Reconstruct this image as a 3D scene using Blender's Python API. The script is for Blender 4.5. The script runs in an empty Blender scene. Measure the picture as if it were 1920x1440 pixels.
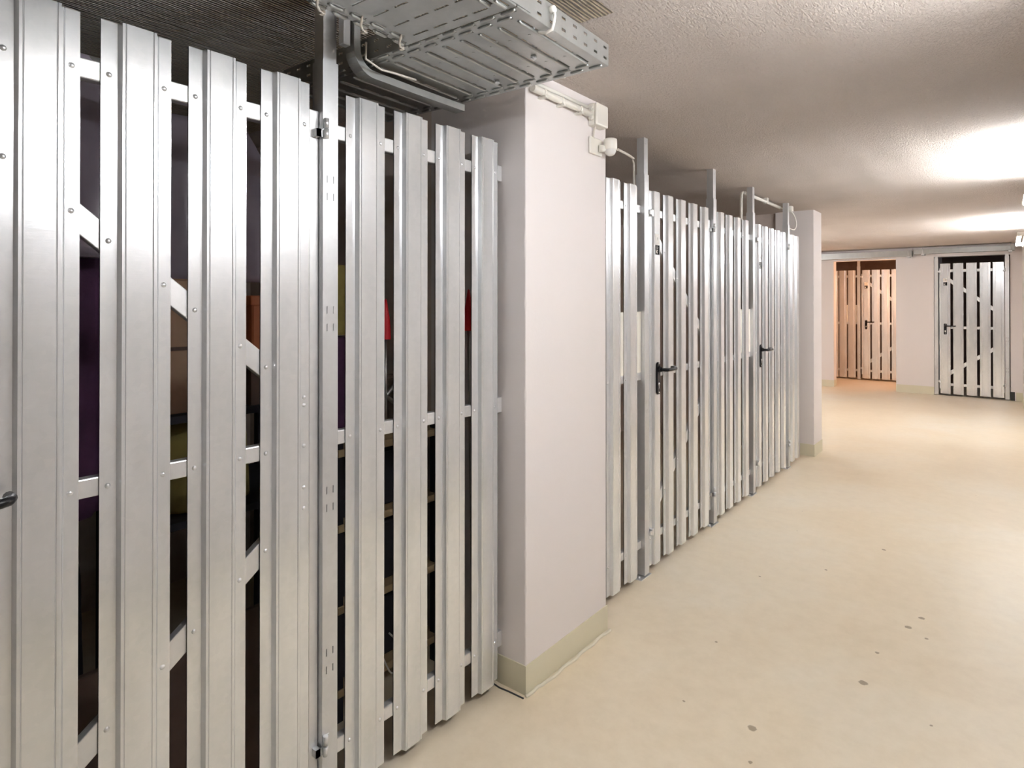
import bpy, bmesh, math, random
from math import sin, cos, pi, radians as R
from mathutils import Vector, Matrix
random.seed(4)
S = bpy.context.scene
COL = S.collection

# ------------------------------------------------------------------ materials
def newmat(name):
    m = bpy.data.materials.new(name); m.use_nodes = True
    nt = m.node_tree
    return m, nt, nt.nodes['Principled BSDF']
def nd(nt, t, **kw):
    n = nt.nodes.new(t)
    for k, v in kw.items():
        if k.startswith('i_'):
            n.inputs[k[2:].replace('_', ' ')].default_value = v
        else:
            setattr(n, k, v)
    return n
def ramp(nt, src, a, b, ca=(0, 0, 0, 1), cb=(1, 1, 1, 1)):
    r = nt.nodes.new('ShaderNodeValToRGB')
    r.color_ramp.elements[0].position = a; r.color_ramp.elements[1].position = b
    r.color_ramp.elements[0].color = ca; r.color_ramp.elements[1].color = cb
    nt.links.new(src, r.inputs[0]); return r
def mapping(nt, coord='Object', scale=(1, 1, 1)):
    tc = nt.nodes.new('ShaderNodeTexCoord'); mp = nt.nodes.new('ShaderNodeMapping')
    mp.inputs['Scale'].default_value = scale
    nt.links.new(tc.outputs[coord], mp.inputs[0]); return mp.outputs[0]
def geopos(nt, scale=(1, 1, 1)):
    g = nt.nodes.new('ShaderNodeNewGeometry'); mp = nt.nodes.new('ShaderNodeMapping')
    mp.inputs['Scale'].default_value = scale
    nt.links.new(g.outputs['Position'], mp.inputs[0]); return mp.outputs[0]

def plain(name, col, rough=.5, metal=0.0, var=0.06, spec=.5, bump=0.0, bscale=200):
    m, nt, b = newmat(name)
    v = geopos(nt)
    n = nd(nt, 'ShaderNodeTexNoise', i_Scale=9.0, i_Detail=5.0); nt.links.new(v, n.inputs['Vector'])
    c0 = tuple(max(0, c*(1-var)) for c in col)+(1,); c1 = tuple(min(1, c*(1+var)) for c in col)+(1,)
    r = ramp(nt, n.outputs['Fac'], .3, .7, c0, c1)
    nt.links.new(r.outputs[0], b.inputs['Base Color'])
    b.inputs['Roughness'].default_value = rough; b.inputs['Metallic'].default_value = metal
    b.inputs['Specular IOR Level'].default_value = spec
    if bump:
        n2 = nd(nt, 'ShaderNodeTexNoise', i_Scale=bscale, i_Detail=3.0); nt.links.new(v, n2.inputs['Vector'])
        bp = nd(nt, 'ShaderNodeBump', i_Strength=bump, i_Distance=.002)
        nt.links.new(n2.outputs['Fac'], bp.inputs['Height']); nt.links.new(bp.outputs[0], b.inputs['Normal'])
    return m

def zinc(name, col=(.83, .85, .875), rough=.20, scratch=.22, metal=.66):
    m, nt, b = newmat(name)
    v = geopos(nt, (11, 11, 170))
    n = nd(nt, 'ShaderNodeTexNoise', i_Scale=1.0, i_Detail=6.0, i_Roughness=.62, i_Distortion=.6); nt.links.new(v, n.inputs['Vector'])
    v2 = geopos(nt, (14, 14, 3.5))
    n2 = nd(nt, 'ShaderNodeTexNoise', i_Scale=1.0, i_Detail=4.0); nt.links.new(v2, n2.inputs['Vector'])
    v3 = geopos(nt, (1, 1, 1))
    n3 = nd(nt, 'ShaderNodeTexVoronoi', i_Scale=70.0); nt.links.new(v3, n3.inputs['Vector'])
    # tone
    r = ramp(nt, n2.outputs['Fac'], .3, .72, tuple(c*.93 for c in col)+(1,), tuple(min(1, c*1.06) for c in col)+(1,))
    r3 = ramp(nt, n3.outputs['Color'], 0, 1, (.95, .95, .95, 1), (1, 1, 1, 1))
    mx = nd(nt, 'ShaderNodeMix', data_type='RGBA', blend_type='MULTIPLY'); mx.inputs[0].default_value = 1
    nt.links.new(r.outputs[0], mx.inputs[6]); nt.links.new(r3.outputs[0], mx.inputs[7])
    nt.links.new(mx.outputs[2], b.inputs['Base Color'])
    mr = nd(nt, 'ShaderNodeMapRange'); mr.inputs['To Min'].default_value = rough-.03; mr.inputs['To Max'].default_value = rough+.05
    nt.links.new(n.outputs['Fac'], mr.inputs['Value']); nt.links.new(mr.outputs[0], b.inputs['Roughness'])
    b.inputs['Metallic'].default_value = metal
    bp = nd(nt, 'ShaderNodeBump', i_Strength=scratch, i_Distance=.0006)
    nt.links.new(n.outputs['Fac'], bp.inputs['Height']); nt.links.new(bp.outputs[0], b.inputs['Normal'])
    return m

M = {}
M['zinc'] = zinc('galvanised_board')
M['zinc_rail'] = zinc('galvanised_rail', (.74, .75, .76), .33, .10, .6)
M['zinc_post'] = zinc('galvanised_post', (.67, .685, .70), .325, .08, .6)
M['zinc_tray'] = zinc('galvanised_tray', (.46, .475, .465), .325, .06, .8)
M['black'] = plain('black_plastic', (.010, .010, .012), .25, spec=.3)
M['steel_key'] = plain('key_steel', (.6, .6, .6), .3, 1)
M['white_plastic'] = plain('white_plastic', (.78, .76, .70), .35, var=.02)
M['cable'] = plain('grey_white_cable', (.62, .58, .52), .45)
M['white_board'] = plain('white_board', (.88, .86, .78), .5, var=.01)
M['sticker_white'] = plain('label_white', (.74, .73, .70), .5, var=.01)
M['sticker_black'] = plain('label_black', (.008, .008, .010), .75, spec=.1)
M['silicone'] = plain('sealant', (.70, .66, .54), .4, var=.03)
M['dark_rubber'] = plain('dark_joint', (.04, .04, .04), .7)
M['wood'] = plain('shelf_wood', (.40, .30, .17), .6, var=.15)
M['cardboard'] = plain('cardboard', (.50, .33, .22), .8, var=.12)
M['purple_bag'] = plain('mauve_garment_bag', (.34, .30, .37), .28, var=.1)
M['jacket'] = plain('dark_purple_cloth', (.10, .035, .10), .75, var=.3, bump=.4, bscale=60)
M['olive'] = plain('olive_cloth', (.36, .30, .09), .8, var=.2)
M['orange'] = plain('orange_plastic', (.75, .25, .10), .5, var=.12)
M['dark_bag'] = plain('dark_cloth', (.015, .013, .02), .7, var=.2)
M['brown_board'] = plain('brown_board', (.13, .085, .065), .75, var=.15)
M['red'] = plain('red_cloth', (.75, .01, .02), .45, var=.05)
M['green'] = plain('green_cloth', (.12, .22, .04), .7)
M['chrome'] = plain('grey_tube', (.5, .5, .48), .35, .8)
M['shaded_wall'] = plain('shaded_plaster', (.60, .52, .47), .85, var=.08, bump=.2)  # brown tone carries the shadow on the storage walls

def wall_mat(name, col, col2):
    m, nt, b = newmat(name)
    v = geopos(nt)
    n = nd(nt, 'ShaderNodeTexNoise', i_Scale=1.3, i_Detail=4.0); nt.links.new(v, n.inputs['Vector'])
    r = ramp(nt, n.outputs['Fac'], .35, .65, col+(1,), col2+(1,)); nt.links.new(r.outputs[0], b.inputs['Base Color'])
    b.inputs['Roughness'].default_value = .62; b.inputs['Specular IOR Level'].default_value = .35
    n2 = nd(nt, 'ShaderNodeTexNoise', i_Scale=45.0, i_Detail=6.0); nt.links.new(v, n2.inputs['Vector'])
    bp = nd(nt, 'ShaderNodeBump', i_Strength=.18, i_Distance=.003)
    nt.links.new(n2.outputs['Fac'], bp.inputs['Height']); nt.links.new(bp.outputs[0], b.inputs['Normal'])
    return m
M['wall'] = wall_mat('painted_wall', (.745, .705, .69), (.755, .715, .71))
M['skirt'] = wall_mat('painted_skirting', (.63, .60, .46), (.68, .64, .50))

def ceiling_mat():
    m, nt, b = newmat('rough_ceiling')
    v = geopos(nt)
    n1 = nd(nt, 'ShaderNodeTexNoise', i_Scale=.9, i_Detail=5.0); nt.links.new(v, n1.inputs['Vector'])
    base = ramp(nt, n1.outputs['Fac'], .35, .68, (.60, .535, .485, 1), (.69, .62, .57, 1))
    # fine plaster grain with combed direction
    vs = geopos(nt, (120, 55, 80))
    n2 = nd(nt, 'ShaderNodeTexNoise', i_Scale=1.0, i_Detail=6.0, i_Roughness=.6, i_Distortion=.5); nt.links.new(vs, n2.inputs['Vector'])
    vl = geopos(nt, (1, .25, 1))
    n3 = nd(nt, 'ShaderNodeTexWave', i_Scale=1.1, i_Distortion=6.0, i_Detail=3.0); nt.links.new(vl, n3.inputs['Vector'])
    # unpainted ribbed field with a ragged paint edge
    vr = geopos(nt, (1, .10, 1))
    w = nd(nt, 'ShaderNodeTexWave', i_Scale=26.0, i_Distortion=3.2, i_Detail=3.0); w.inputs['Detail Scale'].default_value = 3
    nt.links.new(vr, w.inputs['Vector'])
    sp = nt.nodes.new('ShaderNodeSeparateXYZ'); g = nt.nodes.new('ShaderNodeNewGeometry'); nt.links.new(g.outputs['Position'], sp.inputs[0])
    ne = nd(nt, 'ShaderNodeTexNoise', i_Scale=22.0, i_Detail=2.0); nt.links.new(v, ne.inputs['Vector'])
    def edge(out, lim):
        a = nd(nt, 'ShaderNodeMath', operation='MULTIPLY_ADD'); nt.links.new(ne.outputs['Fac'], a.inputs[0]); a.inputs[1].default_value = .03
        nt.links.new(out, a.inputs[2])
        c = nd(nt, 'ShaderNodeMath', operation='LESS_THAN'); nt.links.new(a.outputs[0], c.inputs[0]); c.inputs[1].default_value = lim+.015
        return c.outputs[0]
    mk = nd(nt, 'ShaderNodeMath', operation='MULTIPLY')
    nt.links.new(edge(sp.outputs[0], -.90), mk.inputs[0]); nt.links.new(edge(sp.outputs[1], 1.60), mk.inputs[1])
    raw = ramp(nt, w.outputs['Fac'], .25, .8, (.36, .29, .20, 1), (.66, .54, .38, 1))
    mx = nd(nt, 'ShaderNodeMix', data_type='RGBA'); nt.links.new(mk.outputs[0], mx.inputs[0])
    nt.links.new(base.outputs[0], mx.inputs[6]); nt.links.new(raw.outputs[0], mx.inputs[7])
    nt.links.new(mx.outputs[2], b.inputs['Base Color'])
    rm = nd(nt, 'ShaderNodeMix', data_type='FLOAT'); nt.links.new(mk.outputs[0], rm.inputs[0]); rm.inputs[2].default_value = .75; rm.inputs[3].default_value = .28
    nt.links.new(rm.outputs[0], b.inputs['Roughness']); b.inputs['Specular IOR Level'].default_value = .3
    h = nd(nt, 'ShaderNodeMath', operation='MULTIPLY_ADD'); nt.links.new(n3.outputs['Fac'], h.inputs[0]); h.inputs[1].default_value = .55; nt.links.new(n2.outputs['Fac'], h.inputs[2])
    hm = nd(nt, 'ShaderNodeMix', data_type='FLOAT'); nt.links.new(mk.outputs[0], hm.inputs[0]); nt.links.new(h.outputs[0], hm.inputs[2])
    hw = nd(nt, 'ShaderNodeMath', operation='MULTIPLY'); nt.links.new(w.outputs['Fac'], hw.inputs[0]); hw.inputs[1].default_value = 1.6
    nt.links.new(hw.outputs[0], hm.inputs[3])
    bp = nd(nt, 'ShaderNodeBump', i_Strength=1.0, i_Distance=.016)
    nt.links.new(hm.outputs[0], bp.inputs['Height']); nt.links.new(bp.outputs[0], b.inputs['Normal'])
    return m
M['ceiling'] = ceiling_mat()

SPOTS = [(-.42, 2.62, .016), (-.665, 2.11, .014), (-.30, 3.32, .013), (-.338, 3.19, .014), (-.413, 2.88, .009), (-.266, 3.13, .009),
         (-.95, 2.55, .006), (-.75, 3.6, .008), (-.62, 1.95, .006), (-.9, 2.1, .005), (-.2, 2.5, .006), (-.55, 4.1, .012), (-1.0, 3.3, .006)]
def floor_mat():
    m, nt, b = newmat('coated_floor')
    v = geopos(nt)
    n1 = nd(nt, 'ShaderNodeTexNoise', i_Scale=.8, i_Detail=6.0, i_Roughness=.6, i_Distortion=.4); nt.links.new(v, n1.inputs['Vector'])
    r = nt.nodes.new('ShaderNodeValToRGB'); cr = r.color_ramp
    cr.elements[0].position = .32; cr.elements[0].color = (.70, .60, .45, 1)
    cr.elements[1].position = .68; cr.elements[1].color = (.75, .69, .57, 1)
    e = cr.elements.new(.5); e.color = (.74, .65, .50, 1)
    nt.links.new(n1.outputs['Fac'], r.inputs[0])
    n2 = nd(nt, 'ShaderNodeTexNoise', i_Scale=14.0, i_Detail=8.0, i_Roughness=.7); nt.links.new(v, n2.inputs['Vector'])
    r2 = ramp(nt, n2.outputs['Fac'], .3, .6, (.93, .92, .90, 1), (1, 1, 1, 1))
    mx = nd(nt, 'ShaderNodeMix', data_type='RGBA', blend_type='MULTIPLY'); mx.inputs[0].default_value = 1
    nt.links.new(r.outputs[0], mx.inputs[6]); nt.links.new(r2.outputs[0], mx.inputs[7])
    cur = mx.outputs[2]
    # dried drips
    nj = nd(nt, 'ShaderNodeTexNoise', i_Scale=60.0); nt.links.new(v, nj.inputs['Vector'])
    sub = nd(nt, 'ShaderNodeVectorMath', operation='MULTIPLY_ADD'); nt.links.new(nj.outputs['Color'], sub.inputs[0]); sub.inputs[1].default_value = (.012, .012, 0)
    nt.links.new(v, sub.inputs[2])
    acc = None
    for (x, y, rad) in SPOTS:
        d = nd(nt, 'ShaderNodeVectorMath', operation='DISTANCE'); nt.links.new(sub.outputs[0], d.inputs[0]); d.inputs[1].default_value = (x+.006, y+.006, 0)
        l = nd(nt, 'ShaderNodeMapRange'); nt.links.new(d.outputs['Value'], l.inputs['Value'])
        l.inputs['From Min'].default_value = rad*1.1; l.inputs['From Max'].default_value = rad*.8
        if acc is None: acc = l.outputs[0]
        else:
            a = nd(nt, 'ShaderNodeMath', operation='MAXIMUM'); nt.links.new(acc, a.inputs[0]); nt.links.new(l.outputs[0], a.inputs[1]); acc = a.outputs[0]
    am = nd(nt, 'ShaderNodeMath', operation='MULTIPLY'); nt.links.new(acc, am.inputs[0]); am.inputs[1].default_value = .8
    ms = nd(nt, 'ShaderNodeMix', data_type='RGBA'); nt.links.new(am.outputs[0], ms.inputs[0])
    nt.links.new(cur, ms.inputs[6]); ms.inputs[7].default_value = (.25, .19, .12, 1)
    # tiny scattered specks
    vo = nd(nt, 'ShaderNodeTexVoronoi', i_Scale=5.0); nt.links.new(v, vo.inputs['Vector'])
    rs = ramp(nt, vo.outputs['Distance'], .012, .02, (1, 1, 1, 1), (0, 0, 0, 1))
    m2 = nd(nt, 'ShaderNodeMix', data_type='RGBA'); nt.links.new(rs.outputs[0], m2.inputs[0]); nt.links.new(ms.outputs[2], m2.inputs[6]); m2.inputs[7].default_value = (.22, .17, .12, 1)
    nt.links.new(m2.outputs[2], b.inputs['Base Color'])
    mr = nd(nt, 'ShaderNodeMapRange'); mr.inputs['To Min'].default_value = .30; mr.inputs['To Max'].default_value = .46
    nt.links.new(n2.outputs['Fac'], mr.inputs['Value']); nt.links.new(mr.outputs[0], b.inputs['Roughness'])
    b.inputs['Specular IOR Level'].default_value = .45
    bp = nd(nt, 'ShaderNodeBump', i_Strength=.12, i_Distance=.004)
    nt.links.new(n2.outputs['Fac'], bp.inputs['Height']); nt.links.new(bp.outputs[0], b.inputs['Normal'])
    return m
M['floor'] = floor_mat()
def emit(name, col, s):
    m, nt, b = newmat(name)
    b.inputs['Base Color'].default_value = (.9, .9, .9, 1)
    b.inputs['Emission Color'].default_value = col+(1,); b.inputs['Emission Strength'].default_value = s
    return m
LAMP = 62.0
M['tube_lit'] = emit('lit_tube', (.94, .97, 1.0), LAMP*1.28)
M['tube_near'] = emit('lit_near_tube', (.94, .97, 1.0), LAMP*.82)  # near tube set weaker to hold back its highlight on the slats
M['tube_mid'] = emit('lit_middle_tube', (.94, .97, 1.0), LAMP*.88)
M['bulb_warm'] = emit('lit_warm_globe', (1.0, .52, .26), 105.0)

# ------------------------------------------------------------------ mesh builder
class MB:
    def __init__(s): s.v = []; s.f = []; s.sm = []
    def add(s, vs, fs, smooth=False):
        o = len(s.v); s.v += [tuple(p) for p in vs]; s.f += [tuple(i+o for i in f) for f in fs]; s.sm += [smooth]*len(fs); return s
    def box(s, x0, x1, y0, y1, z0, z1, mat=None):
        vs = [Vector((x, y, z)) for z in (z0, z1) for y in (y0, y1) for x in (x0, x1)]
        if mat is not None: vs = [mat @ p for p in vs]
        return s.add(vs, [(0, 2, 3, 1), (4, 5, 7, 6), (0, 1, 5, 4), (2, 6, 7, 3), (0, 4, 6, 2), (1, 3, 7, 5)])
    def prism(s, poly, z0, z1):                       # poly in xy, extruded up z
        n = len(poly)
        vs = [(x, y, z0) for x, y in poly]+[(x, y, z1) for x, y in poly]
        fs = [(i, (i+1) % n, n+(i+1) % n, n+i) for i in range(n)]+[tuple(range(n-1, -1, -1)), tuple(range(n, 2*n))]
        return s.add(vs, fs)
    def cyl(s, a, b, r, n=16, r2=None, smooth=True, caps=True):
        a = Vector(a); b = Vector(b); r2 = r if r2 is None else r2
        t = (b-a).normalized(); u = t.orthogonal().normalized(); w = t.cross(u)
        vs = []
        for c, q in ((a, r), (b, r2)):
            for i in range(n): vs.append(c+(u*cos(2*pi*i/n)+w*sin(2*pi*i/n))*q)
        s.add(vs, [(i, (i+1) % n, n+(i+1) % n, n+i) for i in range(n)], smooth)
        if caps: s.add(vs, [tuple(range(n-1, -1, -1)), tuple(range(n, 2*n))])
        return s
    def tube(s, pts, r, n=10):
        P = [Vector(p) for p in pts]; rings = []; u = None
        for i, p in enumerate(P):
            t = ((P[min(i+1, len(P)-1)]-P[max(i-1, 0)])).normalized()
            u = t.orthogonal().normalized() if u is None else (u-t*u.dot(t)).normalized()
            w = t.cross(u); rings.append([p+(u*cos(2*pi*k/n)+w*sin(2*pi*k/n))*r for k in range(n)])
        vs = [q for rg in rings for q in rg]; fs = []
        for i in range(len(P)-1):
            for k in range(n): fs.append((i*n+k, i*n+(k+1) % n, (i+1)*n+(k+1) % n, (i+1)*n+k))
        s.add(vs, fs, True); m = len(P)
        s.add(vs, [tuple(range(n-1, -1, -1)), tuple(range((m-1)*n, m*n))]); return s
    def lathe(s, prof, c, axis='z', n=24):            # prof: (radius, height)
        vs = []; k = len(prof)
        for i in range(n):
            a = 2*pi*i/n
            for r, h in prof:
                p = {'z': (r*cos(a), r*sin(a), h), 'x': (h, r*cos(a), r*sin(a)), 'y': (r*sin(a), h, r*cos(a))}[axis]
                vs.append((c[0]+p[0], c[1]+p[1], c[2]+p[2]))
        fs = [(i*k+j, ((i+1) % n)*k+j, ((i+1) % n)*k+j+1, i*k+j+1) for i in range(n) for j in range(k-1)]
        return s.add(vs, fs, True)
    def rivet(s, x, y, z, r=.006):                    # dome facing local -y
        return s.lathe([(0, -r*.55), (r*.45, -r*.5), (r*.8, -r*.28), (r, 0)], (x, y, z), 'y', 8)
    def sweep(s, prof, path, ux=Vector((1, 0, 0))):   # closed profile (a along ux, b along normal)
        rings = []; P = [Vector(p) for p in path]
        for i, p in enumerate(P):
            t = (P[min(i+1, len(P)-1)]-P[max(i-1, 0)]).normalized(); w = t.cross(ux).normalized()
            rings.append([p+ux*a+w*b for a, b in prof])
        n = len(prof); vs = [q for r in rings for q in r]
        fs = [(i*n+k, i*n+(k+1) % n, (i+1)*n+(k+1) % n, (i+1)*n+k) for i in range(len(P)-1) for k in range(n)]
        s.add(vs, fs); return s
    def obj(s, name, mat, parent=None, bevel=0, seg=2, solid=0):
        me = bpy.data.meshes.new(name); me.from_pydata(s.v, [], s.f); me.validate(); me.update()
        for p, q in zip(me.polygons, s.sm): p.use_smooth = q
        bm = bmesh.new(); bm.from_mesh(me); bmesh.ops.remove_doubles(bm, verts=bm.verts, dist=1e-6)
        bmesh.ops.recalc_face_normals(bm, faces=bm.faces); bm.to_mesh(me); bm.free()
        o = bpy.data.objects.new(name, me); COL.objects.link(o)
        me.materials.append(M[mat] if isinstance(mat, str) else mat)
        if parent: o.parent = parent
        if solid:
            md = o.modifiers.new('thick', 'SOLIDIFY'); md.thickness = solid; md.offset = 0
        if bevel:
            md = o.modifiers.new('edge', 'BEVEL'); md.width = bevel; md.segments = seg; md.limit_method = 'ANGLE'
        return o
def thing(name, label, cat, loc=(0, 0, 0), rz=0, group=None):
    o = bpy.data.objects.new(name, None); COL.objects.link(o); o.location = loc; o.rotation_euler = (0, 0, rz)
    o.empty_display_size = .1
    return tag(o, label, cat, group)
def tag(o, label, cat, group=None):
    o['label'] = label; o['category'] = cat
    if group: o['group'] = group
    return o
def struct(o, label=None):
    o['kind'] = 'structure'
    if label: o['label'] = label
    return o

# ------------------------------------------------------------------ setting
FX = -1.470         # flange plane of the slatted fence
CZ = 2.275
BX = -3.3           # rear wall of the storage compartments
RX = .185           # corridor wall beside the camera
FY = 11.48          # far wall
def sbox(name, mat, *b, label=None):
    return struct(MB().box(*b).obj(name, mat), label)
sbox('floor', 'floor', -3.5, .4, -3.6, 13.6, -.1, 0)
sbox('ceiling', 'ceiling', -3.5, .4, -3.6, 13.6, CZ, CZ+.1)
sbox('wall_right', 'wall', RX, RX+.15, -3.6, FY+.2, 0, CZ)
sbox('wall_left', 'wall', FX-.1, FX, -3.45, .0, 0, CZ)
sbox('wall_storage', 'shaded_wall', BX-.15, BX, -3.5, 6.3, 0, CZ)
sbox('wall_wing', 'wall', BX-.15, BX, 6.3, 13.5, 0, CZ)
sbox('wall_near', 'wall', BX, RX, -3.6, -3.45, 0, CZ)
# far wall with two openings
fw = MB()
T = .20
for x0, x1, z0, z1 in ((BX, -2.262, 0, CZ), (-2.262, -1.365, 2.11, CZ), (-1.365, -.865, 0, CZ), (-.865, .050, 2.12, CZ), (.050, RX, .0, CZ)):
    fw.box(x0, x1, FY, FY+T, z0, z1)
struct(fw.obj('wall_far', 'wall'), 'lilac white wall at the corridor end with two openings')
sbox('wall_back', 'brown_board', BX, RX+.2, 13.3, 13.45, 0, CZ)  # dark colour stands in for the unlit storage behind the recess
sbox('wall_divider', 'wall', -.96, -.88, FY+T, 13.3, 0, CZ)
# side walls between compartments, behind the fence
sbox('wall_cross', 'shaded_wall', BX, -1.85, 1.775, 1.92, 0, CZ)
sbox('wall_cross.001', 'shaded_wall', BX, -1.715, 6.2, 6.4, 0, CZ)

def chipped_pillar(name, x0, x1, y0, y1, label):
    bm = bmesh.new()
    rr = random.Random(7)
    # front vertical edge gets small knocks
    N = 90; zs = [CZ*i/N for i in range(N+1)]
    def ring(z):
        c = .003 if rr.random() > .22 else rr.uniform(.004, .009)
        if z < .02 or z > CZ-.02: c = .003
        return [(x0, y0), (x1-c, y0), (x1-c*.3, y0+c*.3), (x1, y0+c), (x1, y1-.004), (x1-.004, y1), (x0, y1)]
    R_ = [ring(z) for z in zs]; n = 7
    m = MB(); vs = [(x, y, z) for r, z in zip(R_, zs) for x, y in r]
    fs = [(i*n+k, i*n+(k+1) % n, (i+1)*n+(k+1) % n, (i+1)*n+k) for i in range(N) for k in range(n)]
    m.add(vs, fs); bm.free()
    return struct(m.obj(name, 'wall'), label)
P1 = (-1.85, -1.360, 1.775, 2.352); P2 = (-1.715, -1.380, 6.165, 6.47)
chipped_pillar('pillar', *P1, 'cream painted square pillar beside the near fence')
chipped_pillar('pillar.001', *P2, 'cream painted pillar at the far end of the fence')
def skirt(name, x0, x1, y0, y1, h, t=.004):
    return struct(MB().box(x0, x1, y0, y1, 0, h).obj(name, 'skirt', bevel=.0015))
t = .004
sk = MB()
sk.box(FX-.03, P1[1]+t, P1[2]-t, P1[2], 0, .105).box(P1[1], P1[1]+t, P1[2], P1[3]+t, 0, .105)
struct(sk.obj('baseboard_pillar', 'skirt'))
sk = MB()
sk.box(FX-.03, P2[1]+t, P2[2]-t, P2[2], 0, .11).box(P2[1], P2[1]+t, P2[2], P2[3]+t, 0, .11)
struct(sk.obj('baseboard_pillar.001', 'skirt'))
sk = MB().box(BX, -2.262, FY-t, FY, 0, .11).box(-2.262, -2.262+t, FY-t, FY+T, 0, .11).box(-1.365-t, -.865, FY-t, FY, 0, .12).box(.11, RX, FY-t, FY, 0, .12)
struct(sk.obj('baseboard_far', 'skirt'))
struct(MB().box(RX-t, RX, -3.4, FY, 0, .11).obj('baseboard_right', 'skirt'))
# flat dark slab, its colour standing for shade in the opening beside the far gate
struct(MB().box(.050, .098, FY-.006, FY, .0, .125).obj('trim_3', 'dark_rubber'))
# sealant bead and floor joint at the near pillar
bead = MB(); pts = []
for i in range(26):
    y = P1[2]-.012+i*.0235
    pts.append((P1[1]+.010+.006*sin(i*1.1)*.5+(.008 if i > 3 else 0), y, .003))
bead.tube(pts, .006, 8)
struct(bead.obj('trim_1', 'silicone'))
bead = MB().tube([(-1.352, 1.752, .002), (-1.42, 1.750, .002), (-1.46, 1.746, .002), (-1.50, 1.752, .002)], .0028, 6)
struct(bead.obj('trim_2', 'dark_rubber'))

# ------------------------------------------------------------------ slatted steel gates and fence panels
RAILS = ((1.880, 1.922), (1.018, 1.058), (.150, .190))
ZB, ZT = .030, 2.012
def board(root, x, w=.138, z0=ZB, z1=ZT, rivs=(), low=False, seed=0):
    """omega-shaped sheet: flanges at y=0, raised face toward -y"""
    k = w/.138; D = -.015
    P = [(0, .003), (0, 0), (.031, 0), (.0355, D), (.0405, D), (.042, D+.0016), (.0436, D), (.0945, D), (.096, D+.0016), (.0976, D), (.1025, D), (.106, 0), (.1095, 0), (.111, .0016), (.1126, 0), (.138, 0), (.138, .003)]
    if low: P = [(0, .002), (0, 0), (.031, 0), (.0355, D), (.1025, D), (.106, 0), (.138, 0), (.138, .002)]
    F = [(a*k+x, b) for a, b in P]; Bk = [(a, b+.0012) for a, b in reversed(F)]
    m = MB().prism(F+Bk, z0, z1)
    for (rx, rz) in rivs: m.rivet(x+rx*k, 0, rz)
    return m.obj('board', 'zinc', root)
def rail(root, x0, x1, z0, z1, y0=.0035, y1=.030, name='rail'):
    return MB().box(x0, x1, y0, y1, z0, z1).obj(name, 'zinc_rail', root, bevel=.003)
def stile(root, x0, x1, z0=.10, z1=1.945):
    m = MB().box(x0, x1, .0015, .036, z0, z1)
    return m.obj('stile', 'zinc_rail', root, bevel=.002)
def brace(root, xa, za, xb, zb, wv=.066):
    """band between rails; za/zb are its top edge"""
    m = MB()
    vs = [(xa, .0045, za), (xb, .0045, zb), (xb, .0045, zb-wv), (xa, .0045, za-wv)]
    vs += [(a, .026, c) for a, b, c in vs]
    m.add(vs, [(0, 1, 2, 3), (7, 6, 5, 4), (0, 4, 5, 1), (1, 5, 6, 2), (2, 6, 7, 3), (3, 7, 4, 0)])
    return m.obj('brace', 'zinc_rail', root, bevel=.002)
def handle(root, x, z=1.062, back=-.0150):
    h = MB(); pl = []
    w, top, bot = .020, .040, -.135
    for i in range(13): a = pi*i/12; pl.append((x+w*cos(a), z+top-w+w*sin(a)))
    for i in range(13): a = pi+pi*i/12; pl.append((x+w*cos(a), z+bot+w+w*sin(a)))
    n = len(pl); vs = [(a, back, b) for a, b in pl]+[(x+(a-x)*.86, back-.010, z-.0475+(b-z+.0475)*.97) for a, b in pl]
    h.add(vs, [(i, (i+1) % n, n+(i+1) % n, n+i) for i in range(n)]+[tuple(range(n)), tuple(range(2*n-1, n-1, -1))])
    H = h.obj('door_handle', 'black', root, bevel=.0015)
    l = MB()
    l.cyl((x, back-.008, z), (x, back-.022, z), .014)
    path = [(x, back-.02, z), (x, back-.045, z), (x+.006, back-.055, z), (x+.02, back-.058, z), (x+.06, back-.058, z-.001), (x+.105, back-.058, z-.001), (x+.120, back-.052, z), (x+.126, back-.040, z+.001), (x+.126, back-.022, z+.001)]
    l.tube(path, .0095, 12)
    lv = l.obj('lever', 'black', H)
    k = MB().lathe([(0, -.002), (.007, -.002), (.0085, 0)], (x, back-.0102, z-.078), 'y', 12)
    k.box(x-.003, x+.003, back-.0125, back-.010, z-.100, z-.078)
    k.obj('lock_cylinder', 'steel_key', H)
    for zz in (.030, -.122): MB().rivet(x, back-.010, z+zz, .004).obj('plate_screw', 'steel_key', H)
    return H
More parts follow.
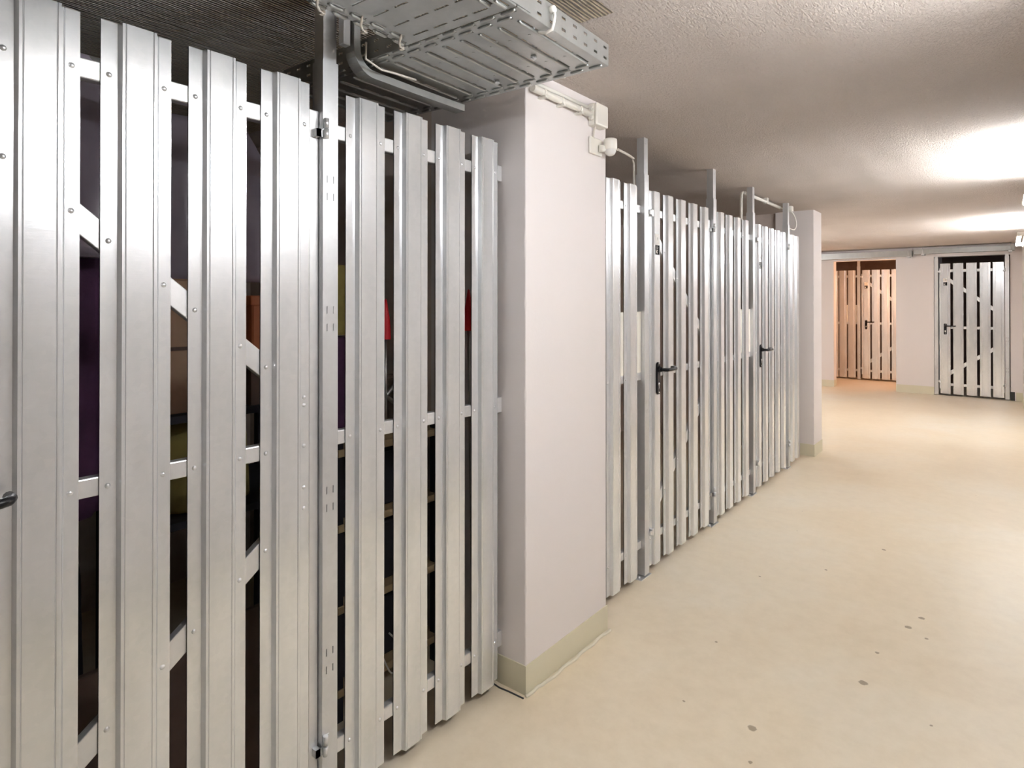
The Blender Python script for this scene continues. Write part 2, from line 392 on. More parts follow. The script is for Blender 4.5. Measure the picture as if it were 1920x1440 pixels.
def sticker(root, x, z=1.75, y=-.0152):
    """white paper label above a small black plate with the letter K"""
    a = MB().box(x, x+.052, y-.0006, y, z-.022, z+.036).obj('paper_label', 'sticker_white', root); a['label'] = 'white paper label above the black plate'
    b = MB().box(x+.004, x+.052, y-.0012, y-.0004, z-.074, z-.024).obj('black_plate', 'sticker_black', root); b['label'] = 'black plate lettered K'
    f = -.0016+y
    MB().box(x+.028, x+.0305, y-.0011, y-.0006, z+.002, z+.018).box(x+.026, x+.028, y-.0011, y-.0006, z+.012, z+.016).obj('printed_mark', 'sticker_black', a)
    k = MB()
    k.box(x+.010, x+.015, f, f+.0005, z-.070, z-.048)
    def stroke(xa, za, xb, zb, w=.0032):
        d = Vector((xb-xa, zb-za)).normalized()*w; p = Vector((-d.y, d.x))
        q = [(xa+p.x, za+p.y), (xb+p.x, zb+p.y), (xb-p.x, zb-p.y), (xa-p.x, za-p.y)]
        k.add([(u, f, v) for u, v in q]+[(u, f+.0005, v) for u, v in q], [(0, 1, 2, 3), (7, 6, 5, 4), (0, 4, 5, 1), (1, 5, 6, 2), (2, 6, 7, 3), (3, 7, 4, 0)])
    stroke(x+.015, z-.061, x+.027, z-.050); stroke(x+.017, z-.060, x+.028, z-.068)
    for i, (a0, a1) in enumerate(((.010, .030), (.010, .036), (.012, .034), (.012, .030))):
        k.box(x+a0, x+a1, f, f+.0005, z-.030-i*.0045-.0012, z-.030-i*.0045)
    k.obj('letter_mark', 'sticker_white', b)
def hinge(root, x, z, y=-.0235):
    m = MB().cyl((x, y, z-.027), (x, y, z-.002), .007, 12).cyl((x, y, z+.002), (x, y, z+.027), .007, 12)
    m.box(x-.026, x, y+.005, y+.0075, z-.024, z-.003).box(x-.026, x-.012, y+.005, .004, z-.024, z-.003).box(x, x+.016, y+.005, y+.0075, z+.003, z+.024)
    return m.obj('hinge', 'zinc_post', root)
def catch(root, x, z):
    m = MB().box(x, x+.022, -.026, .0002, z-.018, z+.018).box(x-.020, x+.002, -.026, -.0165, z-.010, z+.012)
    return m.obj('bolt_catch', 'zinc_rail', root, bevel=.002)
FL = .015; FR = .123   # rivet columns on the flanges
def fill(root, xs, w, braces=(), low=False, extra=None):
    for i, x in enumerate(xs):
        rv = []
        if not low:
            for a, b in RAILS:
                for fx in (FL, FR): rv.append((fx, (a+b)/2-.002))
            for (xa, za, xb, zb) in braces:
                for fx in (FL, FR):
                    X = x+fx
                    if min(xa, xb) < X < max(xa, xb):
                        rv.append((fx, za+(zb-za)*(X-xa)/(xb-xa)-.033))
            if extra and i in extra: rv += extra[i]
        board(root, x, w, rivs=rv, low=low)
def gate(label, loc, rz, xs, w, x_end, low=False, hinge_side=True, extra=None):
    root = thing('slatted_gate', label, 'gate', loc, rz, 'galvanised slatted cellar gates')
    xl = xs[0]-.012
    for a, b in RAILS: rail(root, xl+.002, x_end-.002, a, b)
    br = [(xl+.035, 1.868, x_end-.03, 1.868-(x_end-xl-.065)*.83), (xl+.035, .305, x_end-.03, .305+(x_end-xl-.065)*.74)]
    for q in br: brace(root, *q)
    stile(root, xl, xl+.012); stile(root, x_end-.028, x_end)
    fill(root, xs, w, br, low, extra)
    handle(root, xs[0]+w*.5); sticker(root, xs[0]+w*.5-.026)
    for z in (1.895, .215): hinge(root, x_end+.008, z)
    for z in (1.890, .215): catch(root, xl-.004, z)
    return root
def panel(label, loc, rz, xs, w, x0, x1, low=False, tails=True):
    root = thing('fence_panel', label, 'fence', loc, rz, 'galvanised slatted fence panels')
    for a, b in RAILS: rail(root, x0, x1, a, b)
    fill(root, xs, w, (), low)
    return root
HALF = pi/2
# fence along the corridor: local x = world y
def L(y): return y
O = (FX, 0, 0)
xs1 = [.111, .288, .4635, .6405, .8175]
ga = gate('near steel slatted gate with lever handle at its edge, left of the slotted post', (FX, .108, 0), HALF, [x-.108 for x in xs1], .139, .986-.108,
          extra={4: [(FR, 1.145), (FR, .925)]})
pa = panel('near slatted steel fence panel between the slotted post and the big cream pillar', (FX, 1.037, 0), HALF, [x-1.037 for x in (1.075, 1.2525, 1.4300, 1.6065)], .1405, .002, 1.768-1.037)
for a, b in ((1.872, 1.930), (1.010, 1.066), (.142, .198)): MB().box(.705, .737, .001, .033, a, b).obj('wall_bracket', 'zinc_rail', pa, bevel=.002)
panel('slatted steel fence panel between the big pillar and the second post, white board behind', (FX, 2.354, 0), HALF, [x-2.354 for x in (2.370, 2.543, 2.717)], .139, .0, 2.905-2.354)
gate('slatted steel gate with black lever and K plate, first beyond the big pillar', (FX, 2.970, 0), HALF, [.020, .192, .365, .540, .717], .134, 3.858-2.970)
panel('four-board slatted steel fence panel between the two lever gates of the long fence', (FX, 3.925, 0), HALF, [.045, .205, .368, .538], .126, .0, .728)
gate('slatted steel gate with black lever, second beyond the big pillar', (FX, 4.735, 0), HALF, [.030, .195, .360, .525, .690], .122, 5.592-4.735)
panel('narrow two-board slatted steel fence panel beside the far free-standing pillar', (FX, 5.650, 0), HALF, [.043, .198], .138, .0, .350)

def post(label, y, loc=None, rz=HALF, w=.048, z_low=2.085, top=CZ, plate=True, slots=True, slot_rows=(1.735, 1.375, .880, .437)):
    loc = loc or (FX, y, 0)
    root = thing('steel_post', label, 'post', loc, rz, 'galvanised ceiling-high posts')
    m = MB(); f = -.015; d = .032
    # front sheet with real slots (grid with holes), sides, open back
    ub = [(.012, .0145), (.0325, .035)] if slots else []
    vb = []
    for c in slot_rows if slots else (): vb += [(c-.034, c-.014), (c+.014, c+.034)]
    grid(m, Vector((0, f, .012)), Vector((1, 0, 0)), Vector((0, 0, 1)), w, z_low-.012, ub, [(a-.012, b-.012) for a, b in vb])
    m.add([(0, f, .012), (0, d, .012), (0, d, z_low), (0, f, z_low)], [(0, 1, 2, 3)])
    m.add([(w, f, .012), (w, d, .012), (w, d, z_low), (w, f, z_low)], [(0, 1, 2, 3)])
    m.add([(0, d, .012), (.012, d, .012), (.012, d, z_low), (0, d, z_low)], [(0, 1, 2, 3)])
    m.add([(w-.012, d, .012), (w, d, .012), (w, d, z_low), (w-.012, d, z_low)], [(0, 1, 2, 3)])
    m.obj('lower_profile', 'zinc_post', root, solid=.002)
    u = MB(); e = .0035
    u.add([(e, f+e, 1.2), (w-e, f+e, 1.2), (w-e, f+e, top), (e, f+e, top)], [(0, 1, 2, 3)])
    u.add([(e, f+e, 1.2), (e, d-e, 1.2), (e, d-e, top), (e, f+e, top)], [(0, 1, 2, 3)])
    u.add([(w-e, f+e, 1.2), (w-e, d-e, 1.2), (w-e, d-e, top), (w-e, f+e, top)], [(0, 1, 2, 3)])
    u.rivet(w*.5, f+e, top-.03, .004)
    u.obj('upper_profile', 'zinc_post', root, solid=.002)
    if plate:
        p = MB().box(-.045, w+.02, f-.004, d+.004, 0, .004).rivet(0, 0, 0, .001)
        p.lathe([(0, .012), (.007, .012), (.008, .004)], (-.024, .006, 0), 'z', 8)
        p.obj('base_plate', 'zinc_post', root)
    return root
def grid(m, Oo, U, V, W, H, us, vs):
    """rectangle W x H with holes at every crossing of the us and vs intervals"""
    ub = sorted({0, W, *[a for p in us for a in p]}); vb = sorted({0, H, *[a for p in vs for a in p]})
    def hole(a, b, c, d): return any(abs(p[0]-a) < 1e-7 and abs(p[1]-b) < 1e-7 for p in us) and any(abs(p[0]-c) < 1e-7 and abs(p[1]-d) < 1e-7 for p in vs)
    for a, b in zip(ub, ub[1:]):
        for c, d in zip(vb, vb[1:]):
            if b-a < 1e-6 or d-c < 1e-6 or hole(a, b, c, d): continue
            q = [Oo+U*a+V*c, Oo+U*b+V*c, Oo+U*b+V*d, Oo+U*a+V*d]; m.add(q, [(0, 1, 2, 3)])
post('slotted steel post between the near gate and the near fence panel, ceiling-high', .9885)
post('steel post with a pale cable beside it, first beyond the big cream pillar', 2.9080)
post('steel post on the far side of the first lever gate beyond the pillar', 3.8700, w=.052)
post('steel post with cable conduit fixed near its top, hinge side of the middle fence panel', 4.6560)
post('last steel post of the long fence, by the far pillar and hanging cable loop', 5.5980)
post('steel post at the outer edge of the near gate, beside the lever', .035)

# far gate in the end wall and the fence inside the orange recess
gate('bright slatted steel gate filling the opening in the end wall, under the cable tray', (-.785, FY-.004, 0), 0, [0, .161, .322, .483, .636], .126, .769, low=True)
post('steel post against the pier, handle side of the end-wall gate', 0, loc=(-.858, FY-.008, 0), rz=0, z_low=2.09, top=2.118, plate=False)
post('steel post near the corridor corner, hinge side of the end-wall gate', 0, loc=(-.010, FY-.008, 0), rz=0, z_low=2.09, top=2.118, plate=False)
RY = 12.85
panel('orange-lit slatted steel fence panel inside the recess', (-2.46, RY, 0), 0, [-.12, .022, .168], .127, -.15, .318, low=True)
gate('orange-lit slatted steel gate with black lever inside the recess', (-2.058, RY, 0), 0, [0, .154, .308, .462, .616], .128, .752, low=True)
post('steel post inside the orange-lit recess', 0, loc=(-2.138, RY, 0), rz=0, plate=False)

# white boards behind the gaps
def white_board(label, x0, x1, z0, z1, loc, rz):
    r = MB().box(x0, x1, .0032, .0072, z0, z1).obj('white_board', 'white_board', None, bevel=.001)
    r.location = loc; r.rotation_euler = (0, 0, rz)
    return tag(r, label, 'board', 'white boards behind the fence gaps')
white_board('white upright board behind the fence, at the first post beyond the big pillar', 2.68, 2.905, 1.0585, 1.372, (FX, 0, 0), HALF)
white_board('white upright board behind the middle fence panel, beside the farther lever gate', 4.38, 4.654, 1.0585, 1.372, (FX, 0, 0), HALF)
white_board('white upright board behind the orange-lit fence in the recess', -2.345, -2.142, 1.0585, 1.372, (0, RY, 0), 0)

# ------------------------------------------------------------------ perforated cable trays over the fence
def slots_run(L_, n, w, off=0): 
    p = (L_-off)/n; return [(off+p*i+(p-w)/2, off+p*i+(p+w)/2) for i in range(n)]
def perf_bottom(root, W, H, nrib, vslots, edge_n=None):
    """W along local x (tray length), H along local y (tray width), seen from below at z=0"""
    m = MB(); X = Vector((1, 0, 0)); Y = Vector((0, 1, 0)); e = .052
    rows = []
    en = edge_n or int(W/.062)
    for v0, off in ((0, 0), (.026, .03), (H-e, .03), (H-.026, 0)):
        us = [(a, b) for a, b in [(off+i*.062+.012, off+i*.062+.048) for i in range(en+1)] if b < W-.004]
        grid(m, Vector((0, v0, 0)), X, Y, W, .026, us, [(.010, .0155)])
        rows.append((v0, us))
    ribs = slots_run(W, nrib, .006)
    ln = (H-2*e)/vslots
    vs = [(i*ln+.010, i*ln+ln-.010) for i in range(vslots)]
    grid(m, Vector((0, e, 0)), X, Y, W, H-2*e, ribs, vs)
    o = m.obj('tray_floor', 'zinc_tray', root, solid=.0015)
    # pressed beads beside the slots
    b = MB()
    for (a, c) in ribs:
        b.tube([(c+.004, e+.006, -.0005), (c+.004, e+.014, -.003), (c+.004, H-e-.014, -.003), (c+.004, H-e-.006, -.0005)], .0042, 6)
    for v0, us in rows:
        for (a, c) in us: b.tube([(a-.002, v0+.020, -.0005), (a+.004, v0+.0215, -.003), (c-.004, v0+.0215, -.003), (c+.002, v0+.020, -.0005)], .0038, 6)
    for i in range(nrib-1):
        x = ribs[i][1]+W/nrib*.45
        for k in range(2): b.lathe([(0, -.0012), (.004, -.0012), (.004, .0005)], (x, e+(H-2*e)*(.25+.5*k), 0), 'z', 8)
    b.obj('pressed_bead', 'zinc_tray', root)
    return o
def side(root, Oo, U, W, h=.062, flip=1):
    m = MB(); n = int(W/.05)
    V = Vector((0, 0, 1)); us = [(i*W/n+.012, i*W/n+.030) for i in range(n)]
    grid(m, Vector(Oo), Vector(U), V, W, h/2, us, [(h*.22, h*.22+.007)])
    grid(m, Vector(Oo)+V*h/2, Vector(U), V, W, h/2, us, [(h*.2, h*.2+.007)])
    return m.obj('side_wall', 'zinc_tray', root, solid=.0015)
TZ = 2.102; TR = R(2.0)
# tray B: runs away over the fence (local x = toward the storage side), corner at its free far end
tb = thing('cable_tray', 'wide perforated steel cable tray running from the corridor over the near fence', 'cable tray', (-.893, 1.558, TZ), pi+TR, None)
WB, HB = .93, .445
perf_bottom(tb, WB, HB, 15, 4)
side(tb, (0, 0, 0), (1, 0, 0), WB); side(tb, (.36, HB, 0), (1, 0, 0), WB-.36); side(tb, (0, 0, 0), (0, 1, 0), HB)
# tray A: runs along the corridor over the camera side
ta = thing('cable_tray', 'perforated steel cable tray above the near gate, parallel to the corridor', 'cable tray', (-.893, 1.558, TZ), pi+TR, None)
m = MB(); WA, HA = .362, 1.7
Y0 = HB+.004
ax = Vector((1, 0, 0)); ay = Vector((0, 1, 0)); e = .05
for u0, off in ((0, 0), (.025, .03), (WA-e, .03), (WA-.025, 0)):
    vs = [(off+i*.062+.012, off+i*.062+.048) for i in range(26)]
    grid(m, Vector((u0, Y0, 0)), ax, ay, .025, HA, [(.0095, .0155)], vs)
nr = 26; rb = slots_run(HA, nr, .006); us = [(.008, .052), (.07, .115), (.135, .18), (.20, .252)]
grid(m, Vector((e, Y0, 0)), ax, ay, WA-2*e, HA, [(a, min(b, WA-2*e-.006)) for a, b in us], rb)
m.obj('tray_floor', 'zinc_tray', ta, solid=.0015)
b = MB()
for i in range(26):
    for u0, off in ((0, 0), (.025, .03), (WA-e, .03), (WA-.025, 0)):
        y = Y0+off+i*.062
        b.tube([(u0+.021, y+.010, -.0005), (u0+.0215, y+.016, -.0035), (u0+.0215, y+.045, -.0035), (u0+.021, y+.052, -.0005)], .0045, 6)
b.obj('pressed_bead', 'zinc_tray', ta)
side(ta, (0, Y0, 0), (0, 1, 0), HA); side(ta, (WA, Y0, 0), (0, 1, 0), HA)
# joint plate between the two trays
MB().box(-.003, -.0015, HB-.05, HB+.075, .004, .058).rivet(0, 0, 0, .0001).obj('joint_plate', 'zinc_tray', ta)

# cable ties
def tie(label, pts, loc):
    o = MB().tube(pts, .0034, 8).obj('cable_tie', 'white_plastic'); o.location = loc
    return tag(o, label, 'cable tie', 'white cable ties on the trays')
T0 = Matrix.Translation((-.893, 1.558, TZ)) @ Matrix.Rotation(pi+TR, 4, 'Z')
def tp(*p): return tuple(T0 @ Vector(p))
o = MB()
o.tube([tp(-.010, .305, .040), tp(-.013, .305, .028), tp(-.010, .306, .008), tp(-.006, .306, -.004), tp(.012, .307, -.009), tp(.030, .308, -.004), tp(.034, .308, .004)], .004, 8)
o.lathe([(0, -.008), (.009, -.007), (.0105, 0), (.009, .007), (0, .008)], tp(-.006, .305, .045), 'x', 12)
tag(o.obj('cable_tie', 'white_plastic'), 'white cable tie looped under the end of the wide tray', 'cable tie')
for i, (px, py) in enumerate(((.365, Y0+.02), (.365, Y0+.145), (.365, Y0+.27))):
    o = MB().tube([tp(px+.012, py-.02, -.002), tp(px-.002, py, -.010), tp(px-.02, py+.02, -.012), tp(px-.035, py+.03, -.006), tp(px-.045, py+.035, .003)], .003, 7)
    o.box(-.006, .006, -.005, .005, -.004, .004, Matrix.Translation(tp(px+.010, py-.016, -.006)))
    tag(o.obj('cable_tie', 'cable'), ['pale cable tie on the corridor tray edge, at the tray corner', 'pale cable tie on the corridor tray edge, above the channel bend', 'pale cable tie on the corridor tray edge, beside the slotted post'][i], 'cable tie')
# grey cable tail at tray corner
o = MB().tube([(-1.36, 1.06, 2.13), (-1.362, 1.06, 2.085), (-1.37, 1.12, 2.075), (-1.375, 1.18, 2.082), (-1.38, 1.26, 2.088)], .003, 8)
tag(o.obj('thin_cable', 'cable'), 'thin pale cable drooping from the wide tray corner', 'cable')
# tray hanger bolts
for (a, c) in ((.13, .19), (.33, .10)):
    MB().cyl((a, c, -.012), (a, c, CZ-TZ), .004, 8).cyl((a, c, -.002), (a, c, -.009), .009, 6, smooth=False).obj('threaded_rod', 'zinc_post', tb)
for yy in (Y0+.35, Y0+1.3):
    MB().cyl((.18, yy, -.012), (.18, yy, CZ-TZ), .004, 8).obj('threaded_rod', 'zinc_post', ta)

# bent C-channel hanging from the ceiling over the near fence
cx, cy = -1.425, 1.075
path = [(cx, cy, CZ), (cx, cy, 2.14)]
for i in range(1, 9):
    a = (pi/2)*i/8; path.append((cx, cy+.05*(1-cos(a)), 2.13-.05*sin(a)))
path += [(cx, cy+.2, 2.078), (cx, 1.50, 2.078)]
c = .0205; d = .021; th = .0025; li = .007
prof = [(-c, -d), (c, -d), (c, 0), (c-li, 0), (c-li, -th), (c-th, -th), (c-th, -d+th), (-c+th, -d+th), (-c+th, -th), (-c+li, -th), (-c+li, 0), (-c, 0)]
prof = [(a, -b) for a, b in prof]
ch = MB().sweep(prof, path).obj('ceiling_channel', 'zinc_tray')
tag(ch, 'bent open steel channel from the ceiling running under the wide tray', 'channel')
th_ = MB().box(cx-.012, cx+.012, cy-.050, cy-.026, 2.13, CZ)
tag(th_.obj('hanger_bar', 'zinc_post', None, bevel=.003), 'short steel hanger bar beside the bent channel, over the near fence', 'hanger')

# trays under the ceiling in front of the end wall
def far_tray(label, x0, x1, z0, z1, y0=FY-.20, y1=FY-.05):
    root = thing('cable_tray', label, 'cable tray', (x0, y0, z0))
    W = x1-x0; h = z1-z0
    m = MB(); n = int(W/.06)
    m2 = [(i*W/n+.015, i*W/n+.033) for i in range(n)]
    grid(m, Vector((0, 0, 0)), Vector((1, 0, 0)), Vector((0, 0, 1)), W, h*.5, m2, [(h*.2, h*.2+.008)])
    grid(m, Vector((0, 0, h*.5)), Vector((1, 0, 0)), Vector((0, 0, 1)), W, h*.5, m2, [(h*.2, h*.2+.008)])
    m.obj('side_wall', 'zinc_tray', root, solid=.0015)
    m = MB(); m.add([(0, 0, 0), (W, 0, 0), (W, y1-y0, 0), (0, y1-y0, 0)], [(0, 1, 2, 3)]); m.add([(0, y1-y0, 0), (W, y1-y0, 0), (W, y1-y0, h), (0, y1-y0, h)], [(0, 1, 2, 3)])
    m.obj('tray_floor', 'zinc_tray', root, solid=.0015)
    for xx in (.12, W-.05):
        MB().box(xx-.02, xx+.02, -.012, y1-y0+.05, -.022, -.001).cyl((xx, -.006, -.02), (xx, -.006, CZ-z0), .004, 8).obj('support_bracket', 'zinc_post', root)
    return root
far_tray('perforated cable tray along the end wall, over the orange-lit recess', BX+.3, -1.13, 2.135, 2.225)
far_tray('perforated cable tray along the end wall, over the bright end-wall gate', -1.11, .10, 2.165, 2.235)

# ------------------------------------------------------------------ installations on the near pillar
px = P1[1]
cd = thing('cable_conduit', 'thick white conduit along the top of the big cream pillar', 'conduit', (px, 1.79, 2.200))
MB().cyl((.020, 0, 0), (.020, .39, 0), .0135, 18).obj('pipe', 'white_plastic', cd)
MB().cyl((.014, .02, .026), (.014, .39, .026), .008, 12).obj('upper_pipe', 'white_plastic', cd)
for y in (.06, .18, .31):
    MB().box(0, .036, y, y+.014, -.021, -.0125).cyl((.020, y, 0), (.020, y+.014, 0), .0155, 16).obj('clip', 'white_plastic', cd)
o = MB().cyl((px+.01, 1.82, 2.232), (px+.13, 1.824, 2.234), .011, 14); o.cyl((px+.118, 1.824, 2.234), (px+.135, 1.824, 2.234), .0155, 14)
tag(o.obj('conduit_stub', 'cable'), 'short grey conduit stub with white end ring under the wide tray', 'conduit')
jb = thing('junction_box', 'square white junction box near the top of the big cream pillar', 'junction box', (px, 2.205, 2.158))
MB().box(0, .030, 0, .092, 0, .092).obj('box_body', 'white_plastic', jb, bevel=.004)
MB().box(.030, .044, -.001, .093, -.001, .093).obj('box_lid', 'white_plastic', jb, bevel=.007, seg=3)
for z in (.030, .055, .072):
    MB().cyl((.018, -.014, z), (.018, .002, z), .009, 10).obj('gland', 'white_plastic', jb)
ms = thing('motion_sensor', 'cream round motion sensor on a bracket at the pillar corner', 'sensor', (px, 2.262, 2.082))
MB().box(0, .012, -.058, .040, -.038, .034).obj('mounting_plate', 'white_plastic', ms, bevel=.006, seg=3)
MB().cyl((.01, .012, -.008), (.04, .030, -.008), .016, 14).obj('arm', 'white_plastic', ms)
MB().lathe([(0, .034), (.020, .034), (.0275, .030), (.029, .022), (.029, -.010), (.026, -.014)], (.050, .040, 0), 'z', 28).obj('sensor_body', 'white_plastic', ms)
l = MB().lathe([(.0255, -.012), (.024, -.022), (.019, -.032), (.011, -.038), (0, -.040)], (.050, .040, 0), 'z', 28).obj('lens', 'sticker_white', ms); l['label'] = 'milky sensor lens'
o = MB().tube([(px+.02, 2.232, 2.160), (px+.012, 2.232, 2.14), (px+.008, 2.232, 2.105)], .004, 8)
tag(o.obj('thin_cable', 'cable'), 'short pale cable from junction box down to the motion sensor', 'cable')
pts = [(px+.076, 2.320, 2.069), (px+.06, 2.44, 2.072), (px+.0, 2.60, 2.095), (-1.42, 2.72, 2.125), (-1.47, 2.80, 2.145), (-1.492, 2.845, 2.150), (-1.497, 2.868, 2.140), (-1.498, 2.874, 2.11), (-1.498, 2.876, 2.0), (-1.498, 2.876, 1.93)]
def smooth(P, n=5):
    P = [Vector(p) for p in P]; out = []
    for i in range(len(P)-1):
        p0 = P[max(i-1, 0)]; p1 = P[i]; p2 = P[i+1]; p3 = P[min(i+2, len(P)-1)]
        for k in range(n):
            t = k/n; out.append(.5*((2*p1)+(p2-p0)*t+(2*p0-5*p1+4*p2-p3)*t*t+(3*p1-p0-3*p2+p3)*t*t*t))
    return out+[P[-1]]
tag(MB().tube(smooth(pts), .0055, 8).obj('sensor_cable', 'cable'), 'pale cable from the motion sensor across to the post and down behind the fence', 'cable')

# conduit between the last posts and cable loop at the far pillar
cd2 = thing('cable_conduit', 'white conduit under the ceiling above the farther lever gate', 'conduit', (-1.53, 4.72, 2.243))
MB().cyl((0, 0, 0), (0, .90, 0), .013, 12).obj('pipe', 'white_plastic', cd2)
MB().box(-.016, .016, .50, .53, -.016, .032).obj('clip', 'white_plastic', cd2)
o = MB().tube(smooth([(-1.53, 4.71, 2.243), (-1.53, 4.66, 2.238), (-1.532, 4.635, 2.21), (-1.532, 4.63, 2.1), (-1.532, 4.63, 1.95)]), .011, 8)
tag(o.obj('vertical_conduit', 'cable'), 'pale conduit bending down beside the fourth ceiling-high post', 'conduit')
o = MB().tube(smooth([(-1.53, 5.63, 2.243), (-1.50, 5.72, 2.235), (-1.46, 5.78, 2.20), (-1.44, 5.80, 2.12), (-1.45, 5.78, 2.06), (-1.48, 5.74, 2.07), (-1.50, 5.70, 2.12), (-1.51, 5.69, 2.2)]), .006, 8)
tag(o.obj('cable_loop', 'white_plastic'), 'white cable hanging in a loop by the far pillar', 'cable')
o = MB().box(-1.50, -1.45, 5.70, 5.76, 2.215, 2.262)
tag(o.obj('cable_box', 'white_plastic', None, bevel=.006), 'small white box under the ceiling at the cable loop', 'junction box')

# ------------------------------------------------------------------ lamps
def lamp(label, y0, z=2.085, Lr=1.42, side=0):
    root = thing('tube_lamp', label, 'lamp', (BX if side else RX, y0+Lr*side, z), pi*side, 'tube lamps on the corridor walls')
    MB().box(-.035, 0, 0, Lr, -.030, .030).obj('housing', 'white_plastic', root, bevel=.004)
    MB().cyl((-.078, .03, 0), (-.078, Lr-.03, 0), .017, 16).obj('tube', 'tube_near' if y0 < 2 else 'tube_mid' if y0 < 6 else 'tube_lit', root)
    for y in (0, Lr-.035): MB().box(-.097, -.02, y, y+.025, -.020, .020).obj('end_cap', 'white_plastic', root, bevel=.004)
    return root
lamp('lit wall tube lamp out of view beside the near gate', .62)
lamp('lit wall tube lamp at the picture edge, halfway down the corridor', 3.93)
lamp('added unseen tube lamp in the side wing behind the far pillar', 7.6, side=1)  # added out of sight to brighten the far walls
lamp('lit wall tube lamp by the end-wall gate', 7.75)
wl = thing('wall_lamp', 'warm round lamp on the hidden corridor wall beyond the recess', 'lamp', (-.96, 12.25, 1.55))
MB().cyl((-.03, 0, 0), (0, 0, 0), .09, 24).obj('lamp_base', 'white_plastic', wl)
MB().lathe([(.08, -.03), (.085, -.05), (.07, -.085), (.04, -.105), (0, -.11)], (0, 0, 0), 'x', 24).obj('globe', 'bulb_warm', wl)

# ------------------------------------------------------------------ things stored behind the near fence
rr = random.Random(11)
def cloth(name, label, cat, mat, x, y0, y1, z0, z1, depth=.12, folds=5, taper=.6, amp=.025):
    m = MB(); nu, nv = 28, 22; rows = []
    for j in range(nv+1):
        v = j/nv; z = z0+(z1-z0)*v
        s = 1 if v < .8 else 1-(v-.8)/.2*(1-taper)
        row = []
        for i in range(nu):
            a = 2*pi*i/nu
            w = (y1-y0)/2*s*cos(a); dd = depth/2*s*sin(a)*(1+.0*v)
            f = amp*sin(folds*a+2.2*v+rr.random()*.25)*(1-.4*v)
            row.append((x+dd+f*sin(a), (y0+y1)/2+w+f*.4, z))
        rows.append(row)
    vs = [p for r in rows for p in r]
    fs = [(j*nu+i, j*nu+(i+1) % nu, (j+1)*nu+(i+1) % nu, (j+1)*nu+i) for j in range(nv) for i in range(nu)]
    fs += [tuple(range(nu-1, -1, -1)), tuple(range(nv*nu, (nv+1)*nu))]
    o = m.add(vs, fs, True).obj(name, mat)
    return tag(o, label, cat)
# clothes rail carrying the hanging things
cr = thing('clothes_rail', 'dark metal clothes rail behind the near gate', 'clothes rail', (-1.80, -.1, 0))
MB().cyl((0, 0, 2.03), (0, .73, 2.03), .012, 10).obj('hanging_bar', 'chrome', cr)
for yy in (0, .73): MB().cyl((0, yy, 0), (0, yy, 2.03), .012, 10).obj('upright', 'chrome', cr)
cloth('garment_bag', 'mauve grey glossy garment bag hanging behind the near gate', 'garment bag', 'purple_bag', -1.735, .31, .60, 1.53, 2.018, .08, 4, .45, .016)
cloth('winter_coat', 'dark purple coat hanging behind the near gate, below the mauve bag', 'coat', 'jacket', -1.875, .30, .64, .88, 2.016, .14, 6, .6)
cloth('garment_bag', 'mauve foil bag above the cardboard box behind the near gate', 'garment bag', 'purple_bag', -1.92, .68, 1.08, 1.486, 1.97, .13, 4, .7, .014)
def crate(name, label, cat, mat, x0, x1, y0, y1, z0, z1, bev=.004):
    o = MB().box(x0, x1, y0, y1, z0, z1)
    o = o.obj(name, mat, None, bevel=bev); return tag(o, label, cat)
# shelf rack carrying boxes behind the gate
rk = thing('storage_rack', 'dark storage rack behind the near gate carrying the boxes', 'shelf', (-2.12, -.06, 0))
for z in (.02, .82, 1.10): MB().box(0, .42, .72, 1.24, z, z+.02).obj('shelf_board', 'dark_bag', rk)
for yy in (.72, 1.215):
    for xx in (0, .395): MB().box(xx, xx+.025, yy, yy+.025, 0, 1.12).obj('upright', 'dark_bag', rk)
# cardboard box with tape and flaps
cb = thing('cardboard_box', 'brown cardboard box on the rack behind the near gate', 'box', (-2.07, .675, 1.12))
MB().box(0, .33, 0, .24, 0, .36).obj('carton', 'cardboard', cb, bevel=.003)
MB().box(.331, .333, .0, .24, .17, .18).obj('tape', 'brown_board', cb)
for s_ in (0, 1): MB().box(.01, .32, .001+s_*.119, .119+s_*.119, .361, .364).obj('flap', 'cardboard', cb)
ob = thing('plastic_crate', 'orange plastic crate on the rack behind the near gate', 'crate', (-2.035, .925, 1.12))
MB().box(0, .32, 0, .19, .12, .31).obj('crate_body', 'orange', ob, bevel=.008)
MB().box(-.008, .328, -.006, .196, .29, .32).obj('crate_rim', 'orange', ob, bevel=.004)
MB().box(.0, .32, .0, .19, 0, .12).obj('crate_foot', 'brown_board', ob)
cloth('duffel_bag', 'olive cloth bag slumped under the cardboard box behind the near gate', 'bag', 'olive', -1.88, .69, .98, .842, 1.09, .28, 3, .7, .018)
cloth('dark_sack', 'black sack standing behind the near gate', 'sack', 'dark_bag', -2.0, .22, .58, 0.0, .86, .3, 5, .7)
crate('brown_panel', 'brown wooden board leaning on the floor behind the near gate', 'board', 'brown_board', -1.692, -1.674, .36, .95, 0, .55)
# hanging bag in the gap beside the slotted post
cloth('striped_bag', 'green and yellow bag in the gap beside the slotted post', 'bag', 'olive', -1.98, 1.24, 1.47, 1.30, 1.56, .16, 3, .7, .012)
cloth('purple_blanket', 'folded purple blanket in the gap beside the slotted post', 'blanket', 'jacket', -1.98, 1.22, 1.45, .95, 1.29, .18, 3, .9, .012)
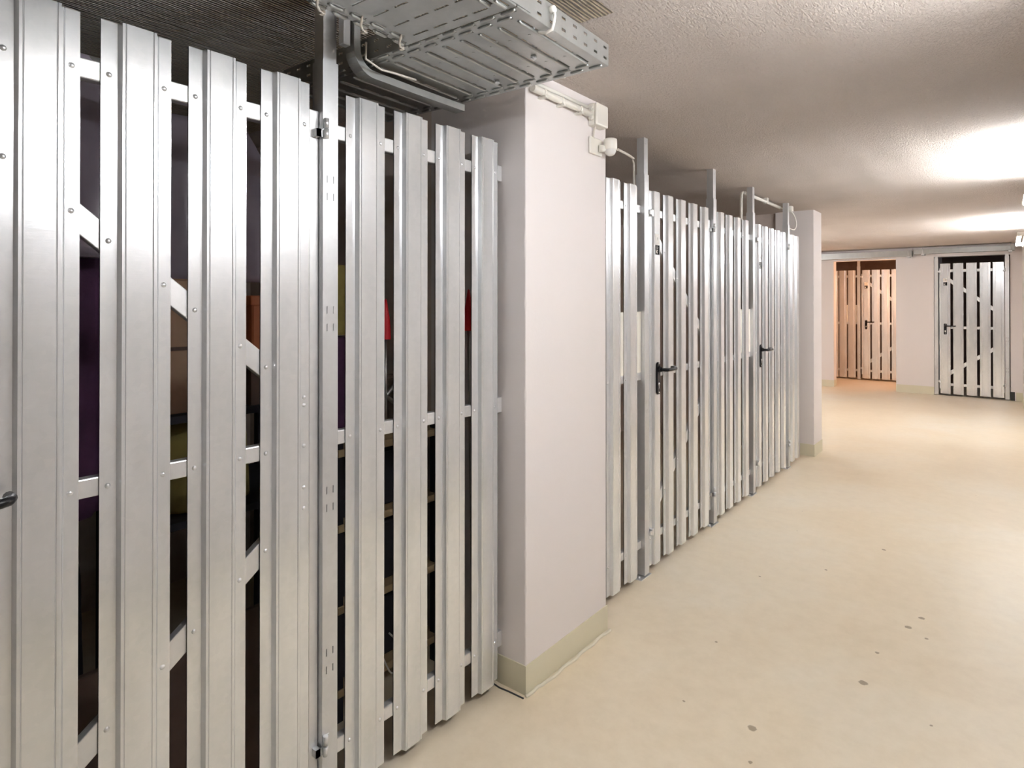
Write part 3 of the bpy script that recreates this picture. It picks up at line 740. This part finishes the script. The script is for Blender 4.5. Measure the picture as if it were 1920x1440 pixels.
# wooden shelf near the pillar
ws = thing('wooden_shelf', 'raw wooden shelf with evenly spaced boards behind the near fence panel', 'shelf', (-2.14, 1.255, 0))
for z in (.085, .365, .640, .895): MB().box(.0, .385, 0, .485, z, z+.026).obj('shelf_board', 'wood', ws, bevel=.002)
for yy in (.0, .46):
    for xx in (.0, .345): MB().box(xx, xx+.035, yy, yy+.024, 0, .94).obj('upright', 'dark_bag', ws)
MB().box(-.008, 0, 0, .485, 0, .94).obj('back_sheet', 'dark_bag', ws)
for i, (z, w) in enumerate(((.112, .22), (.392, .22), (.667, .20))):
    crate('storage_bin', ['black bin on the lowest board of the wooden shelf', 'black bin on the middle board of the wooden shelf', 'black bin on the upper board of the wooden shelf'][i], 'bin', 'dark_bag', -2.1, -1.80, 1.30, 1.70, z, z+w, .01)
# folding chair frame and red-sleeved poles on top of the shelf
fc = thing('folding_chair', 'grey folding chair stored on top of the wooden shelf', 'chair', (-1.95, 1.52, .922))
for dy in (0, .22):
    MB().tube([(0, dy-.03, .012), (-.02, dy+.02, .36)], .009, 8).obj('leg', 'chrome', fc)
MB().tube([(.02, -.05, .22), (.02, .23, .02)], .009, 8).obj('cross_tube', 'chrome', fc)
MB().tube([(.02, -.04, .02), (.02, .24, .26)], .009, 8).obj('cross_tube', 'chrome', fc)
MB().box(-.02, .02, -.05, .24, .19, .205).obj('seat', 'brown_board', fc, bevel=.004)
def pole(label, x, y, z0, zr, lean, base):
    r = thing('marker_pole', label, 'pole', (x, y, base))
    MB().tube([(0, lean, 0), (0, 0, zr-base)], .006, 8).obj('shaft', 'chrome', r)
    MB().lathe([(.020, zr-base), (.017, zr-base+.07), (.004, zr-base+.15), (0, zr-base+.155)], (0, 0, 0), 'z', 14).obj('red_sleeve', 'red', r)
pole('pole with a pointed red sleeve, seen in the gap next to the post side', -1.84, 1.527, 0, 1.280, .0, .922)
pole('pole with a pointed red sleeve, seen in the gap nearest the big pillar', -1.56, 1.688, 0, 1.315, .03, 0)
o = MB().tube(smooth([(-1.62, 1.36, .31), (-1.60, 1.385, .27), (-1.60, 1.395, .22), (-1.61, 1.38, .18), (-1.62, 1.36, .185), (-1.66, 1.33, .30)]), .003, 7)
tag(o.obj('wire_loop', 'white_plastic'), 'thin white wire loop behind the near fence panel', 'wire')

# ------------------------------------------------------------------ camera, world, view
cam = bpy.data.cameras.new('camera'); co = bpy.data.objects.new('camera', cam); COL.objects.link(co)
cam.sensor_width = 36; cam.lens = 36*1155/1920; cam.clip_start = .02
PITCH = .3
co.location = (0, 0, 1.42); co.rotation_euler = (R(90+PITCH), 0, R(38.72))
cam.shift_y = -(153+1155*math.tan(R(PITCH)))/1920
S.camera = co
w = bpy.data.worlds.new('world'); S.world = w; w.use_nodes = True
w.node_tree.nodes['Background'].inputs[0].default_value = (.05, .05, .055, 1)
S.view_settings.view_transform = 'Standard'; S.view_settings.look = 'None'
S.view_settings.gamma = 1; S.view_settings.use_curve_mapping = False
S.view_settings.exposure = 1.03
S.cycles.max_bounces = 14; S.cycles.diffuse_bounces = 8; S.cycles.glossy_bounces = 8
